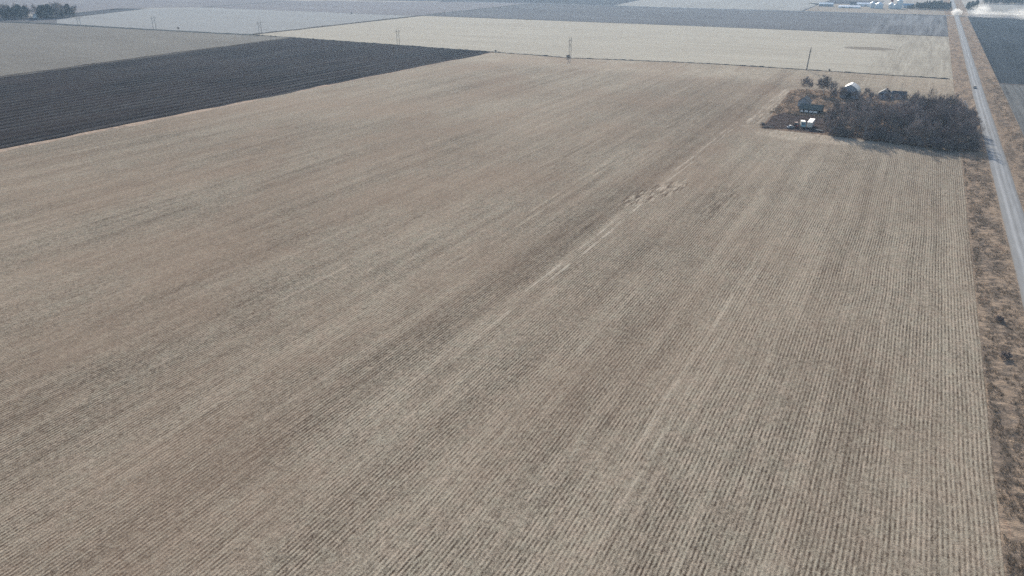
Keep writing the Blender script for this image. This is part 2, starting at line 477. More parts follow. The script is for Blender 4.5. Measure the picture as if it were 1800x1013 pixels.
# farmyard: rough grass sheet with soft bumps
yard = [(-70, 423), (-71.5, 470), (-74, 520), (-76.5, 566), (-66, 577), (-39, 575), (-21, 570), (0, 553), (26.3, 533), (26.3, 416), (-6, 418), (-39, 422)]
sheet('farmyard_grass', yard, M['yard'], 0.012)
sheet('farmyard_dirt', [(-69, 424), (-70, 460), (-66, 478), (-56, 474), (-46, 477), (-36, 470), (-30, 445), (-38, 425), (-55, 427)], M['yarddirt'], 0.017)

# gravel road on a low crowned bed, and the crossroad
def road_strip(name, prof, y0, y1, step, mat):
    m = MB(); k = len(prof); n = int((y1 - y0) / step)
    for i in range(n + 1):
        y = y0 + (y1 - y0) * i / n
        for x, z in prof:
            jx = (mnoise.noise((x * 0.3, y * 0.02, 3.3))) * 0.35
            m.v.append((x + jx, y, z))
    for i in range(n):
        for j in range(k - 1):
            a = i * k + j
            m.f.append((a, a + 1, a + 1 + k, a + k))
    return tag(m.build(name, mat, smooth=True), kind='structure')
road_strip('gravel_road', [(36.6, 0.25), (37.3, 0.42), (39.2, 0.52), (40.9, 0.58), (42.6, 0.52), (44.5, 0.42), (45.2, 0.25)], -60, 2300, 6, M['gravel'])
def cross_mat():
    b = B('cross_gravel'); n = b.noise(b.pos(), 0.3, 4, 0.6)
    return b.done(b.scale(b.mix(0.0, (0.30, 0.30, 0.295), (0.3, 0.3, 0.3)), b.rng(n, 0.3, 0.7, 0.85, 1.15)))
M['cross'] = cross_mat()
m = MB(); m.prism([(1470, -0.03), (1470.5, 0.38), (1474, 0.46), (1477.5, 0.38), (1478, -0.03)], -1400, 36.5, 'x'); m.prism([(1470, -0.03), (1470.5, 0.38), (1474, 0.46), (1477.5, 0.38), (1478, -0.03)], 45.3, 900, 'x')
tag(m.build('crossroad', M['cross']), kind='structure')

# grassy road verges: bumpy sheets with a shallow ditch on the field side
def verge(name, x0, x1, y0, y1, road_side, seed):
    m = MB()
    ys = []; y = y0
    while y < y1:
        ys.append(y); y += 0.55 if y < 330 else (1.2 if y < 700 else 5.0)
    ys.append(y1)
    nx = 20
    for y in ys:
        for i in range(nx + 1):
            t = i / nx; x = x0 + (x1 - x0) * t
            s = t if road_side == 'x1' else 1 - t          # 1 at the road
            z = 0.04 + 0.36 * max(0.0, (s - 0.45) / 0.55) ** 1.3
            w = math.sin(math.pi * min(1, max(0, t)))
            z += w * (0.42 * max(0, mnoise.noise((x * 0.55, y * 0.42, seed)) + 0.1) + 0.30 * max(0, mnoise.noise((x * 0.18, y * 0.09, seed + 4))) + 0.22 * max(0, mnoise.noise((x * 1.3, y * 1.2, seed + 8))))
            m.v.append((x, y, z))
    k = nx + 1
    for j in range(len(ys) - 1):
        for i in range(nx):
            a = j * k + i
            m.f.append((a, a + 1, a + 1 + k, a + k))
    return tag(m.build(name, M['verge'], smooth=True), kind='structure')
verge('road_verge', 26.3, 37.3, -60, 1468, 'x1', 1.0)
verge('road_verge', 44.5, 56.5, -60, 1468, 'x0', 11.0)
verge('road_verge', 24.0, 37.3, 1480, 2300, 'x1', 21.0)
verge('road_verge', 44.5, 59.5, 1480, 2300, 'x0', 31.0)

# rough grass ridges between the fields
def ridge(name, pts, w, h, mat, seed, step=2.0, gappy=0.0):
    m = MB(); prev = None; d0 = 0.0
    for a, b in zip(pts, pts[1:]):
        a, b = Vector(a), Vector(b); L = (b - a).length; n = max(1, int(L / step))
        t = (b - a) / L; s = Vector((-t.y, t.x))
        for i in range(n if b != Vector(pts[-1]) else n + 1):
            d = d0 + L * i / n; p = a + t * (L * i / n)
            g = 1.0
            if gappy: g = max(0.0, min(1.0, (mnoise.noise((d * 0.02, seed, 5.5)) + 0.55 - gappy) * 4))
            hh = h * (0.35 + 0.65 * abs(mnoise.noise((d * 0.13, seed, 0.0))) * 1.8 + 0.3 * mnoise.noise((d * 0.5, seed, 2.0))) * g
            ww = w * (0.6 + 0.55 * (mnoise.noise((d * 0.05, seed, 9.0)) + 0.4)) * max(g, 0.02)
            o = mnoise.noise((d * 0.03, seed, 7.0)) * w * 0.35
            k = len(m.v)
            for q, z in ((-0.5, -0.03), (-0.28, 0.7), (0.0, 1.0), (0.25, 0.65), (0.5, -0.03)):
                c = p + s * (o + q * ww)
                m.v.append((c.x, c.y, max(-0.03, z * hh)))
            if prev is not None:
                for j in range(4): m.f.append((prev + j, prev + j + 1, k + j + 1, k + j))
            prev = k
        d0 += L
    o = m.build(name, mat)
    return tag(o, kind='stuff')
ridge('fencerow_grass', [(24, 678)] + fence[1:6], 3.0, 0.9, M['brush'], 1.0)
ridge('fencerow_grass', fence[5:], 4.0, 0.9, M['brush'], 2.0)
ridge('fencerow_grass', [(-724, 692), (-900, 686), (-1060, 682)], 13.0, 1.2, M['greybrush'], 3.0)
ridge('fencerow_grass', [(-1058, 682), (-1120, 680), (-1200, 668), (-1400, 655)], 14.0, 1.2, M['greybrush'], 3.5)
ridge('fencerow_grass', [(-731, 697), (-737, 1066)], 11.0, 1.1, M['brush'], 4.0)
ridge('fencerow_grass', [(24, 1069), (-300, 1077), (-727, 1072)], 3.0, 0.45, M['brush'], 5.0)
ridge('fencerow_grass', [(22, 1466), (-200, 1484), (-420, 1474), (-560, 1487)], 5.0, 0.9, M['greybrush'], 6.0)
ridge('fencerow_grass', [(-737, 1075), (-737, 1470)], 5.0, 0.8, M['greybrush'], 7.0, 4)
ridge('fencerow_grass', [(-1238, 1062), (-1262, 1330)], 7.0, 0.8, M['greybrush'], 8.0, 4)
ridge('fencerow_grass', [(-638, 339), (-652, 520), (-659, 686)], 9.0, 0.7, M['brush'], 9.0, 4)
ridge('dry_grass_strip', [(-387, 60), (-385, 200), (-382, 330), (-380.5, 430)], 7.0, 0.45, M['palebrush'], 10.0, 1.2, 0.16)
ridge('dry_grass_strip', [(-380.5, 425), (-376, 668)], 3.0, 0.3, M['palebrush'], 11.0, 2.0, 0.3)
ridge('fencerow_grass', [(58, 669.5), (420, 669.5)], 2.5, 0.5, M['palebrush'], 12.0)

# loose dry grass blades in the near verges
def blades(name, x0, x1, y0, y1, count, hmin, hmax, seed, mat):
    r = random.Random(seed); m = MB()
    for _ in range(count):
        x = r.uniform(x0, x1); y = y0 + (y1 - y0) * r.random() ** 1.4
        if mnoise.noise((x * 0.25, y * 0.12, seed)) < -0.12: continue
        z = 0.05 + 0.3 * max(0, (x - x0) / (x1 - x0) - 0.5)
        for _ in range(6):
            a = r.uniform(0, 6.283); h = r.uniform(hmin, hmax); ln = r.uniform(0.1, 0.6) * h
            bx, by = x + r.gauss(0, 0.15), y + r.gauss(0, 0.15); w = 0.035
            k = len(m.v)
            m.v += [(bx - w * math.sin(a), by + w * math.cos(a), z), (bx + w * math.sin(a), by - w * math.cos(a), z), (bx + ln * math.cos(a), by + ln * math.sin(a), z + h)]
            m.f.append((k, k + 1, k + 2))
    return tag(m.build(name, mat), kind='stuff')
blades('dry_grass', 26.6, 36.6, 95, 420, 9000, 0.3, 0.8, 3, M['drygrass'])
blades('dry_grass', 45.6, 56, 280, 700, 6000, 0.3, 0.8, 4, M['drygrass'])
blades('dark_weeds', 28, 36, 100, 420, 500, 0.3, 0.8, 9, M['brush'])
blades('dry_grass', -74, -40, 470, 572, 5000, 0.3, 0.9, 14, M['drygrass'])

# ------------------------------------------------------------------ trees
def bare_tree(seed, H=13.0, spread=0.42, limbs=8, dense=1.0, multi=1, mat_b='bark', mat_t='twig', low=0.22, upright=0.35):
    """Trunk-and-limbs mesh and a mesh of branches and twigs."""
    r = random.Random(seed); T = MB(); C = MB()
    def seg(mb, p, q, a, b, n): mb.tube(p, q, a, b, n, caps=False)
    def fine(p, d, L):
        # flat sliver twigs
        for _ in range(max(1, int(5 * dense))):
            t = r.random()
            o = p + d * (L * t)
            dd = (d * 0.9 + Vector((r.gauss(0, .55), r.gauss(0, .55), r.gauss(0.15, .45)))).normalized()
            l = r.uniform(0.5, 1.35) * H / 13.0
            s = dd.orthogonal().normalized(); s = (Matrix.Rotation(r.uniform(0, 6.28), 3, dd) @ s) * r.uniform(0.02, 0.045)
            k = len(C.v)
            C.v += [tuple(o - s), tuple(o + s), tuple(o + dd * l)]
            C.f.append((k, k + 1, k + 2))
    def grow(p, d, L, rad, lev):
        steps = 3 if lev < 2 else 2
        pts = [p.copy()]; dirs = []
        q = p.copy(); dd = d.copy()
        for i in range(steps):
            dd = (dd + Vector((r.gauss(0, .16), r.gauss(0, .16), r.gauss(0.06, .10)))).normalized()
            q = q + dd * (L / steps); pts.append(q.copy()); dirs.append(dd.copy())
        for i in range(steps):
            a = rad * (1 - 0.75 * i / steps); b = rad * (1 - 0.75 * (i + 1) / steps)
            seg(T if lev == 0 else C, pts[i], pts[i + 1], max(a, .012), max(b, .012), 5 if lev == 0 else 3)
        if lev >= 2:
            for i in range(steps): fine(pts[i], dirs[i], L / steps)
        if lev == 3: return
        kids = {0: 6, 1: 5, 2: 3}[lev]
        for c in range(kids):
            t = (0.3 + 0.7 * (c + r.random()) / kids) * steps
            i = min(steps - 1, int(t)); o = pts[i].lerp(pts[i + 1], t - i)
            side = dirs[i].orthogonal().normalized(); side = Matrix.Rotation(r.uniform(0, 6.283), 3, dirs[i]) @ side
            nd = (dirs[i] * r.uniform(0.5, 0.9) + side * r.uniform(0.5, 0.85) + Vector((0, 0, 0.18))).normalized()
            grow(o, nd, L * r.uniform(0.42, 0.62), rad * 0.45, lev + 1)
    for s in range(multi):
        base = Vector((r.gauss(0, .5) * (multi > 1), r.gauss(0, .5) * (multi > 1), -0.1))
        lean = Vector((r.gauss(0, .10 + .1 * (multi > 1)), r.gauss(0, .10 + .1 * (multi > 1)), 1)).normalized()
        TH = H * 0.62; rb = 0.022 * H / (1 + 0.3 * (multi - 1))
        p = base; dd = lean; pts = [p]
        for i in range(4):
            dd = (dd + Vector((r.gauss(0, .05), r.gauss(0, .05), 0.03))).normalized()
            q = p + dd * (TH / 4); seg(T, p, q, rb * (1 - .2 * i), rb * (1 - .2 * (i + 1)), 7); p = q; pts.append(p)
        for c in range(limbs):
            t = low + (1 - low) * (c + r.random()) / limbs
            i = min(3, int(t * 4)); o = pts[i].lerp(pts[i + 1], t * 4 - i)
            a = 2.4 * c + r.uniform(-.5, .5)
            up = upright + 0.9 * t
            nd = Vector((math.cos(a), math.sin(a), up)).normalized()
            grow(o, nd, H * spread * r.uniform(0.75, 1.1) * (1.1 - 0.35 * t), rb * 0.5, 0)
        grow(pts[-1], dd, H * 0.36, rb * 0.3, 0)
    return T, C, M[mat_b], M[mat_t]

PROTO = {}
def tree_proto(key, **kw):
    T, C, mb, mt = bare_tree(**kw)
    a = T.build('trunk', mb); c = C.build('crown', mt)
    PROTO[key] = (a.data, c.data)
    bpy.data.objects.remove(a); bpy.data.objects.remove(c)
def tree(key, x, y, s, rz, label, group=None, name='bare_tree', z=0.0, sz=None):
    o = empty(name, (x, y, z), rz, label, 'tree', group)
    o.scale = (s, s, sz or s)
    for nm, me in zip(('trunk', 'crown'), PROTO[key]):
        c = bpy.data.objects.new(nm, me); col.objects.link(c); c.parent = o
    return o
tree_proto('a', seed=1, H=13, limbs=8, dense=0.5, upright=0.75)
tree_proto('b', seed=2, H=12, limbs=9, spread=0.46, dense=0.5, upright=0.75)
tree_proto('c', seed=3, H=14, limbs=8, spread=0.38, dense=0.5, upright=0.75)
tree_proto('d', seed=4, H=11, limbs=6, spread=0.45, dense=0.5, upright=0.6, multi=2)
tree_proto('e', seed=5, H=12.5, limbs=9, spread=0.42, dense=0.52, upright=0.8)
tree_proto('y', seed=16, H=9.5, limbs=9, spread=0.45, dense=0.6)
tree_proto('bush', seed=8, H=4.0, limbs=6, spread=0.5, dense=0.5, multi=4, low=0.05)
tree_proto('snag', seed=21, H=7.0, limbs=3, spread=0.34, dense=0.05, mat_b='palebark', mat_t='palebark', multi=2, low=0.45)

grove_front = [(-37, 430), (-29, 424), (-18, 420), (-6, 419), (6, 417), (18, 415), (27, 414), (32.5, 417)]
grove_poly = [(-38, 431), (-31, 424), (-6, 419), (16, 416), (31, 416), (31, 448), (30, 470), (26, 492), (18, 508), (6, 505), (-3, 474), (-14, 472), (-24, 472), (-34, 472), (-37, 455)]
G = 'bare trees of the grove beside the gravel road'
pts = []
r = random.Random(11)
tries = 0
while len(pts) < 96 and tries < 8000:
    tries += 1
    x = r.uniform(-43, 34); y = r.uniform(412, 541)
    if not inside(x, y, grove_poly): continue
    if any((x - a) ** 2 + (y - b) ** 2 < 5.6 ** 2 for a, b in pts): continue
    pts.append((x, y))
for i, (x, y) in enumerate(pts):
    s = r.choice((0.62, 0.8, 0.9, 1.0, 1.12)) * r.uniform(0.93, 1.07)
    if y < 425: s *= 0.95
    if x < -33: s *= 0.8
    tree(r.choice('abcdeabce'), x, y, s, r.uniform(0, 6.28), 'bare grey-brown tree in the dense grove between the farmyard and the gravel road', G)
for i in range(34):                                   # brushy edge of the grove
    t = r.random() * (len(grove_front) - 1); k = int(t); a, b = grove_front[k], grove_front[k + 1]
    f = t - k
    tree('bush', a[0] + (b[0] - a[0]) * f + r.gauss(0, 1.2), a[1] + (b[1] - a[1]) * f + r.gauss(0.5, 1.6), r.uniform(0.7, 1.25), r.uniform(0, 6.28),
         'low bare shrub in the brushy stubble-side edge of the grove', 'shrubs along the edge of the grove', name='bare_shrub')

tree('y', -64.5, 561, 1.0, 0.4, 'bare yard tree standing alone at the corner of the brown yard, away from the barn')
tree('y', -53, 556, 1.25, 1.9, 'tall upright bare yard tree with a clear trunk near the barn')
tree('b', -48, 551, 0.78, 2.2, 'broad twiggy bare tree standing close against the barn')
tree('d', -44.5, 536, 0.62, 3.3, 'low spreading bare tree with pale forked trunks in front of the barn')
tree('y', -41, 546, 0.75, 5.0, 'bare tree overlapping the lower wall of the arched barn')
for i, (x, y, k) in enumerate(((-39, 541, .5), (-33, 538, .52), (-28, 536, .45), (-22.5, 541, .5), (-18, 538, .48), (-13, 540, .5), (-8.5, 546, .46), (-3, 545, .5), (2, 543, .55), (-26, 560, .5), (-23, 548, .4))):
    tree('abcde'[i % 5], x, y, k, i * 1.3, 'short bare tree in the scrubby row hiding the foot of the barn and farmhouse', 'short trees in front of the barn and farmhouse')
tree('snag', 29.5, 521, 1.0, 0.3, 'pale bare snag with forked white limbs beside the road end of the grove', name='dead_tree')
tree('bush', 33.5, 512, 0.9, 1.0, 'reddish bare shrub beside the pale snag near the road', name='bare_shrub')
tree('bush', -290.5, 660, 0.75, 0.0, 'small bare bush at the foot of the frame pole in the fencerow', name='bare_shrub')
tree('bush', -375, 673, 0.45, 0.0, 'small bare bush at the pointed tip of the dark plowed field', name='bare_shrub')
tree('y', -858, 694, 0.42, 0.0, 'round bare tree alone in the fencerow beside the pale field')
tree('bush', -64, 683, 0.35, 0.0, 'dark bare shrub in the fencerow just road-side of the leaning pole', name='bare_shrub')
tree('bush', -860, 1046, 0.7, 1.0, 'dark low shrub alone in the pale field', name='bare_shrub')
tree('bush', 31.0, 208, 0.36, 1.0, 'dark clump of weeds in the roadside ditch, the larger of two', name='weed_clump')
tree('bush', 31.2, 186, 0.42, 2.0, 'dark clump of weeds in the roadside ditch, nearer the camera of two', name='weed_clump')
tree('bush', -69.5, 428, 0.5, 1.0, 'dark bare shrub at the stubble corner of the farmyard dirt', name='bare_shrub')

# evergreens of the far farmsteads
def conifer(seed, H=14.0, W=3.2, cone=True, count=1500):
    r = random.Random(seed); T = MB(); C = MB()
    T.tube((0, 0, -0.1), (0, 0, H * 0.85), 0.28, 0.05, 7)
    for _ in range(count):
        t = r.random() ** (0.8 if cone else 0.6)
        z = H * (0.06 + 0.94 * t)
        R_ = W * ((1 - t) ** 0.75 + 0.04 if cone else math.sin(math.pi * min(1, 0.12 + 0.86 * t)) ** 0.6)
        a = r.uniform(0, 6.283); q = R_ * r.random() ** 0.45 * (0.8 + 0.35 * math.sin(3 * a + seed + 5 * t))
        p = Vector((q * math.cos(a), q * math.sin(a), z)); L = r.uniform(0.5, 1.2)
        d = Vector((math.cos(a), math.sin(a), r.uniform(-0.5, 0.5))).normalized()
        s = Vector((-d.y, d.x, r.uniform(-.6, .6))).normalized() * L * 0.4
        k = len(C.v)
        C.v += [tuple(p - s), tuple(p + s), tuple(p + d * L), tuple(p - d * L * 0.5)]
        C.f += [(k, k + 1, k + 2), (k, k + 3, k + 1)]
    return T, C, M['bark'], M['needle']
def conifer_proto(key, **kw):
    T, C, mb, mt = conifer(**kw)
    a = T.build('trunk', mb); c = C.build('crown', mt)
    PROTO[key] = (a.data, c.data); bpy.data.objects.remove(a); bpy.data.objects.remove(c)
conifer_proto('f1', seed=1); conifer_proto('f2', seed=2, H=13, W=3.6); conifer_proto('f3', seed=3, H=15, W=4.2, cone=False, count=1900)
for i in range(30):
    x = -36 + i * 2.35 + r.uniform(-1, 1)
    y = 1642 + (i % 2) * 7 + r.uniform(-2, 2)
    sh = 0.55 if x < -22 else (0.8 if x < -8 else 1.0)
    tree(r.choice(('f1', 'f2', 'f3')), x, y, sh * r.uniform(0.85, 1.1), r.uniform(0, 6), 'dark evergreen in the windbreak row between the grain bins and the gravel road', 'evergreens of the far windbreak', name='evergreen_tree')
for i in range(9):
    tree(r.choice(('f2', 'f3')), 62 + (i % 3) * 6.5 + r.uniform(-1.5, 1.5), 1682 + (i // 3) * 12 + r.uniform(-2, 2), r.uniform(0.8, 1.1), r.uniform(0, 6), 'dark evergreen clustered beside the crossroad beyond the dust', 'evergreens by the crossroad', name='evergreen_tree')
for i in range(56):
    tree(r.choice(('f2', 'f3')), 100 + i * 3.6 + r.uniform(-1.5, 1.5), 1915 + (i % 2) * 8 + r.uniform(-4, 4), r.uniform(0.85, 1.2), r.uniform(0, 6), 'dark evergreen in the long windbreak on the horizon side of the dust', 'evergreens of the farthest windbreak', name='evergreen_tree')
for i in range(36):                                    # western grove, two thick clumps with a thinner middle
    t = r.random()
    if i < 16: x, y = -1300 + r.uniform(0, 58), 695 + r.uniform(-6, 46)
    elif i < 30: x, y = -1232 + r.uniform(-8, 26), 742 + r.uniform(0, 50)
    else: x, y = -1245 + r.uniform(-14, 12), 752 + r.uniform(0, 30)
    tree(r.choice(('f1', 'f3', 'f2', 'f3')), x, y, r.uniform(1.0, 1.4) * (0.8 if i >= 30 else 1.0), r.uniform(0, 6), 'tall dark tree in the distant grove behind the grey field', 'trees of the distant grove', name='evergreen_tree')

for i in range(24):
    if i < 12: x, y = -1300 + r.uniform(0, 64), 700 + r.uniform(-6, 46)
    else: x, y = -1236 + r.uniform(-8, 30), 744 + r.uniform(0, 50)
    tree(r.choice('ace'), x, y, r.uniform(1.2, 1.6), r.uniform(0, 6), 'tall bare tree in the distant grove behind the grey field', 'bare trees of the distant grove')

# ------------------------------------------------------------------ utility poles
def h_pole(x, y, label, h=17.5, lean=0.0):
    o = empty('utility_pole', (x, y, 0), 0, label, 'utility pole', 'two-legged utility poles along the fencerow')
    for s in (-2.1, 2.1):
        MB().tube((0, s, -0.2), (lean, s, h), 0.24, 0.15, 8).build('pole', M['wood'], o)
    MB().box((lean * 0.86, 0, h * 0.86), (0.22, 8.4, 0.28)).build('crossarm', M['wood'], o)
    b = MB(); b.tube((lean * .5, -2.1, h * 0.5), (lean * .78, 2.1, h * 0.78), 0.08, 0.08, 6); b.tube((lean * .5, 2.1, h * 0.5), (lean * .78, -2.1, h * 0.78), 0.08, 0.08, 6)
    b.build('brace', M['wood'], o)
    for s in (-3.9, 0, 3.9):
        MB().lathe([(0.02, 0), (0.13, -0.15), (0.08, -0.4), (0.13, -0.65), (0.08, -0.9), (0.12, -1.15), (0.02, -1.3)], (lean * .86, s, h * 0.86 - 0.14), 8).build('insulator', M['ceramic'], o)
    return o
h_pole(-81.5, 682, 'leaning dark frame pole in the fencerow nearest the gravel road', 18.0, 0.9)
h_pole(-289, 662, 'frame pole with a small bush at its foot on the cream field edge', 18.5)
h_pole(-499, 681, 'frame pole between the dark plowed field and the cream field', 16.5)
h_pole(-712, 693, 'frame pole where the cream field meets the pale field corner', 17)
h_pole(-893, 686, 'frame pole at the pale field edge next to a lone round tree', 17)
h_pole(-1040, 680, 'shortest looking frame pole in the fencerow nearest the distant grove', 12)
o = empty('utility_pole', (-722, 1120, 0), 0, 'single thin pole beyond the far corner of the cream field', 'utility pole')
MB().tube((0, 0, -0.1), (0, 0, 7.5), 0.2, 0.13, 8).build('pole', M['wood'], o)
MB().box((0, 0, 6.8), (0.15, 2.2, 0.2)).build('crossarm', M['wood'], o)
o = empty('antenna_mast', (-6.5, 572, 0), 0, 'thin antenna mast standing by the low house behind the grove', 'mast')
MB().tube((0, 0, 0), (0, 0, 8.5), 0.08, 0.05, 6).build('mast', M['steel'], o)
b = MB()
for i, w in enumerate((1.6, 1.2, 0.9)): b.tube((-w / 2, 0, 8.4 - i * .35), (w / 2, 0, 8.4 - i * .35), 0.025, 0.025, 5)
b.build('aerial', M['steel'], o)

# ------------------------------------------------------------------ farmyard buildings
def window(parent, x, y, z, w, h, mat='glass', frame='white', dy=0.05):
    f = MB()
    t = 0.09
    f.box((x, y, z + h / 2 + t / 2), (w + 2 * t, dy * 2, t)); f.box((x, y, z - h / 2 - t / 2), (w + 2 * t, dy * 2, t))
    f.box((x - w / 2 - t / 2, y, z), (t, dy * 2, h)); f.box((x + w / 2 + t / 2, y, z), (t, dy * 2, h))
    o = f.build('window', M[frame], parent)
    MB().box((x, y, z), (w, dy, h)).build('pane', M[mat], o)
def gable(x, y, rz, w, L, he, hp, wall, roof, name, label, cat, over=0.4, th=0.16):
    """Gabled building, ridge along local y, front gable at local y=0."""
    o = empty(name, (x, y, 0), rz, label, cat)
    MB().prism([(-w / 2, -0.05), (w / 2, -0.05), (w / 2, he), (0, hp), (-w / 2, he)], 0, L).build('wall', M[wall], o)
    sl = (hp - he) / (w / 2)
    xo = w / 2 + over; zo = he - over * sl
    pr = [(-xo, zo + 0.01), (0, hp + 0.01), (xo, zo + 0.01), (xo, zo + th + .01), (0, hp + th + .01), (-xo, zo + th + .01)]
    MB().prism(pr, -over, L + over).build('roof', M[roof], o)
    return o
# arched barn
o = empty('barn', (-36.8, 550, 0), R(-3), 'arched grey barn with a shining roof, the tallest building behind the grove', 'barn')
W2, prof = 5.6, []
for a, z in ((1.0, 2.6), (0.96, 3.7), (0.89, 4.8), (0.78, 5.8), (0.60, 6.75), (0.40, 7.5), (0.2, 8.1)): prof.append((-W2 * a, z))
prof.append((0, 8.6))
prof += [(-a, z) for a, z in prof[-2::-1]]
MB().prism([(-W2, -0.05)] + [(W2, -0.05)] + prof[::-1], 0, 12).build('wall', M['barnwall'], o)
outer = [(x * 1.045, z + 0.22) for x, z in prof]; inner = [(x * 1.005, z + 0.02) for x, z in prof]
MB().prism(outer[::-1] + inner, -0.5, 12.5).build('roof', M['barnroof'], o)
MB().box((0, -0.04, 1.9), (3.4, 0.1, 3.8)).build('door', M['opening'], o)
MB().box((0, -0.04, 6.0), (1.6, 0.1, 1.7)).build('loft_door', M['greywall'], o)
for s in (-3.9, 3.9): window(o, s, -0.03, 1.9, 0.9, 1.0)
# grey gabled shed
o = gable(-59, 503, R(-6), 6.4, 8.0, 3.0, 5.7, 'greywall', 'darkroof', 'gabled_shed', 'small grey gabled shed with a dark roof on the brown yard', 'shed')
MB().box((0.4, -0.04, 1.15), (1.6, 0.1, 2.3)).build('door', M['greywall'], o)
window(o, -1.9, -0.03, 1.7, 0.8, 0.9)
# low dark machine shed with a row of white panels
o = empty('machine_shed', (-51.5, 482, 0), R(-3), 'long low dark machine shed with four white panels along its front', 'shed')
MB().prism([(0, -0.05), (11, -0.05), (11, 2.9), (5.5, 4.3), (0, 2.2)], -6.6, 5.4, 'x').build('wall', M['opening'], o)
MB().prism([(-0.5, 2.02), (5.5, 4.33), (11.4, 2.82), (11.4, 2.98), (5.5, 4.5), (-0.5, 2.2)], -7.0, 5.8, 'x').build('roof', M['tealroof'], o)
for i, x in enumerate((-5.2, -2.6, 0.1, 2.6)):
    MB().box((x, -0.06, 0.95), ((1.5, 2.0, 2.0, 2.2)[i], 0.1, 1.1)).build('panel', M['white'], o)
# farmhouse and low side building
o = gable(-16, 558, R(-4), 6.8, 9.0, 3.4, 5.7, 'barnwall', 'darkroof', 'farmhouse', 'small grey-white farmhouse gable showing above the grove', 'house')
MB().prism([(-0.3, 3.2), (2.0, 5.6), (4.3, 3.2)], 3.2, 5.3, 'y').build('dormer', M['darkroof'], o)
MB().box((1.2, 3.4, 6.1), (0.6, 0.6, 1.5)).build('chimney', M['redsteel'], o)
MB().box((-1.4, -0.04, 3.0), (2.4, 0.1, 1.0)).build('porch_opening', M['opening'], o)
window(o, 1.7, -0.03, 2.8, 0.9, 1.2)
o = empty('low_house', (-7.2, 562, 0), R(3), 'low building with a long dark roof and a white end wall beside the farmhouse', 'house')
MB().prism([(0, -0.05), (7, -0.05), (7, 2.6), (3.5, 4.4), (0, 2.6)], -4.4, 4.4, 'x').build('wall', M['greywall'], o)
MB().prism([(0, -0.05), (7, -0.05), (7, 2.6), (3.5, 4.36), (0, 2.6)], -4.46, -4.402, 'x').build('end_wall', M['whitewall'], o)
MB().prism([(-0.4, 2.42), (3.5, 4.42), (7.4, 2.42), (7.4, 2.58), (3.5, 4.6), (-0.4, 2.6)], -4.0, 4.8, 'x').build('roof', M['darkroof'], o)
MB().box((0.5, -0.04, 1.05), (1.0, 0.1, 2.1)).build('door', M['greywall'], o)

# ------------------------------------------------------------------ vehicles
def wheel(parent, x, y, rad, w, name='wheel', rim='steel'):
    o = MB().tube((x - w / 2, y, rad), (x + w / 2, y, rad), rad, rad, 18).build(name, M['tyre'], parent)
    MB().tube((x - w / 2 - 0.015, y, rad), (x + w / 2 + 0.015, y, rad), rad * 0.58, rad * 0.58, 14).build('rim', M[rim], o)
def car(name, x, y, z, rz, paint, label, cat='car'):
    """Front end towards local -y."""
    o = empty(name, (x, y, z), rz, label, cat)
    low = [(-2.2, 0.35), (2.2, 0.35), (2.22, 0.85), (1.95, 0.98), (-1.0, 0.98), (-2.1, 0.80), (-2.24, 0.55)]
    b = MB().prism(low, -0.9, 0.9, 'x')
    ob = b.build('body', M[paint], o)
    cab = MB(); k = 0
    q = [(-1.0, 0.98, 0.86), (1.9, 0.98, 0.86), (1.35, 1.48, 0.68), (-0.25, 1.48, 0.68)]
    for s in (-1, 1):
        for a, zz, w in q: cab.v.append((s * w, a, zz))
    cab.f = [(3, 2, 1, 0), (4, 5, 6, 7), (0, 4, 7, 3), (1, 2, 6, 5)]
    cab.build('window', M['glass'], o)
    MB().box((0, 0.55, 1.5), (1.36, 1.6, 0.05)).build('roof', M[paint], o)
    for sx in (-0.86, 0.86):
        for sy in (-1.4, 1.35): wheel(o, sx, sy, 0.33, 0.22)
    for sx in (-0.62, 0.62):
        MB().box((sx, -2.23, 0.68), (0.36, 0.06, 0.16)).build('headlight', M['lamp'], o)
    MB().box((0, -2.26, 0.42), (1.7, 0.1, 0.18)).build('bumper', M['steel'], o)
    return o
car('car', 39.3, 633, 0.55, R(2), 'carpaint', 'dark car driving along the pale gravel road')
car('car', -55.2, 432, 0.02, R(150), 'greycar', 'faded grey car parked at the end of the row of farm machines')
# truck raising the dust far away
def box_truck(name, x, y, z, rz, label, cabm, boxm, L=5.6):
    o = empty(name, (x, y, z), rz, label, 'truck')
    b = MB().prism([(-3.6, 0.6), (-1.7, 0.6), (-1.7, 2.7), (-2.6, 2.7), (-3.05, 1.75), (-3.7, 1.6), (-3.75, 0.9)], -1.1, 1.1, 'x'); b.build('cab', M[cabm], o)
    w = MB(); w.v = [(-0.95, -3.08, 1.78), (0.95, -3.08, 1.78), (0.9, -2.66, 2.6), (-0.9, -2.66, 2.6)]; w.f = [(0, 1, 2, 3)]
    for i in range(4): w.v.append((w.v[i][0], w.v[i][1] - 0.03, w.v[i][2] + 0.02))
    w.f = [(4, 5, 6, 7), (3, 2, 1, 0), (0, 1, 5, 4), (1, 2, 6, 5), (2, 3, 7, 6), (3, 0, 4, 7)]
    w.build('windscreen', M['glass'], o)
    MB().box((0, L / 2 - 1.55, 2.05), (2.35, L, 2.3)).build('cargo_box', M[boxm], o)
    MB().box((0, L / 2 - 2.6, 0.72), (1.0, L + 2.2, 0.3)).build('chassis', M['steel'], o)
    for sx in (-0.98, 0.98):
        wheel(o, sx, -2.7, 0.48, 0.28); wheel(o, sx, L - 3.4, 0.48, 0.3)
    for sx in (-0.8, 0.8): MB().box((sx, -3.77, 1.15), (0.3, 0.06, 0.22)).build('headlight', M['lamp'], o)
    return o
box_truck('box_truck', 40, 1492, 0.55, R(180), 'white truck at the crossroad inside the bright dust cloud', 'white', 'white')
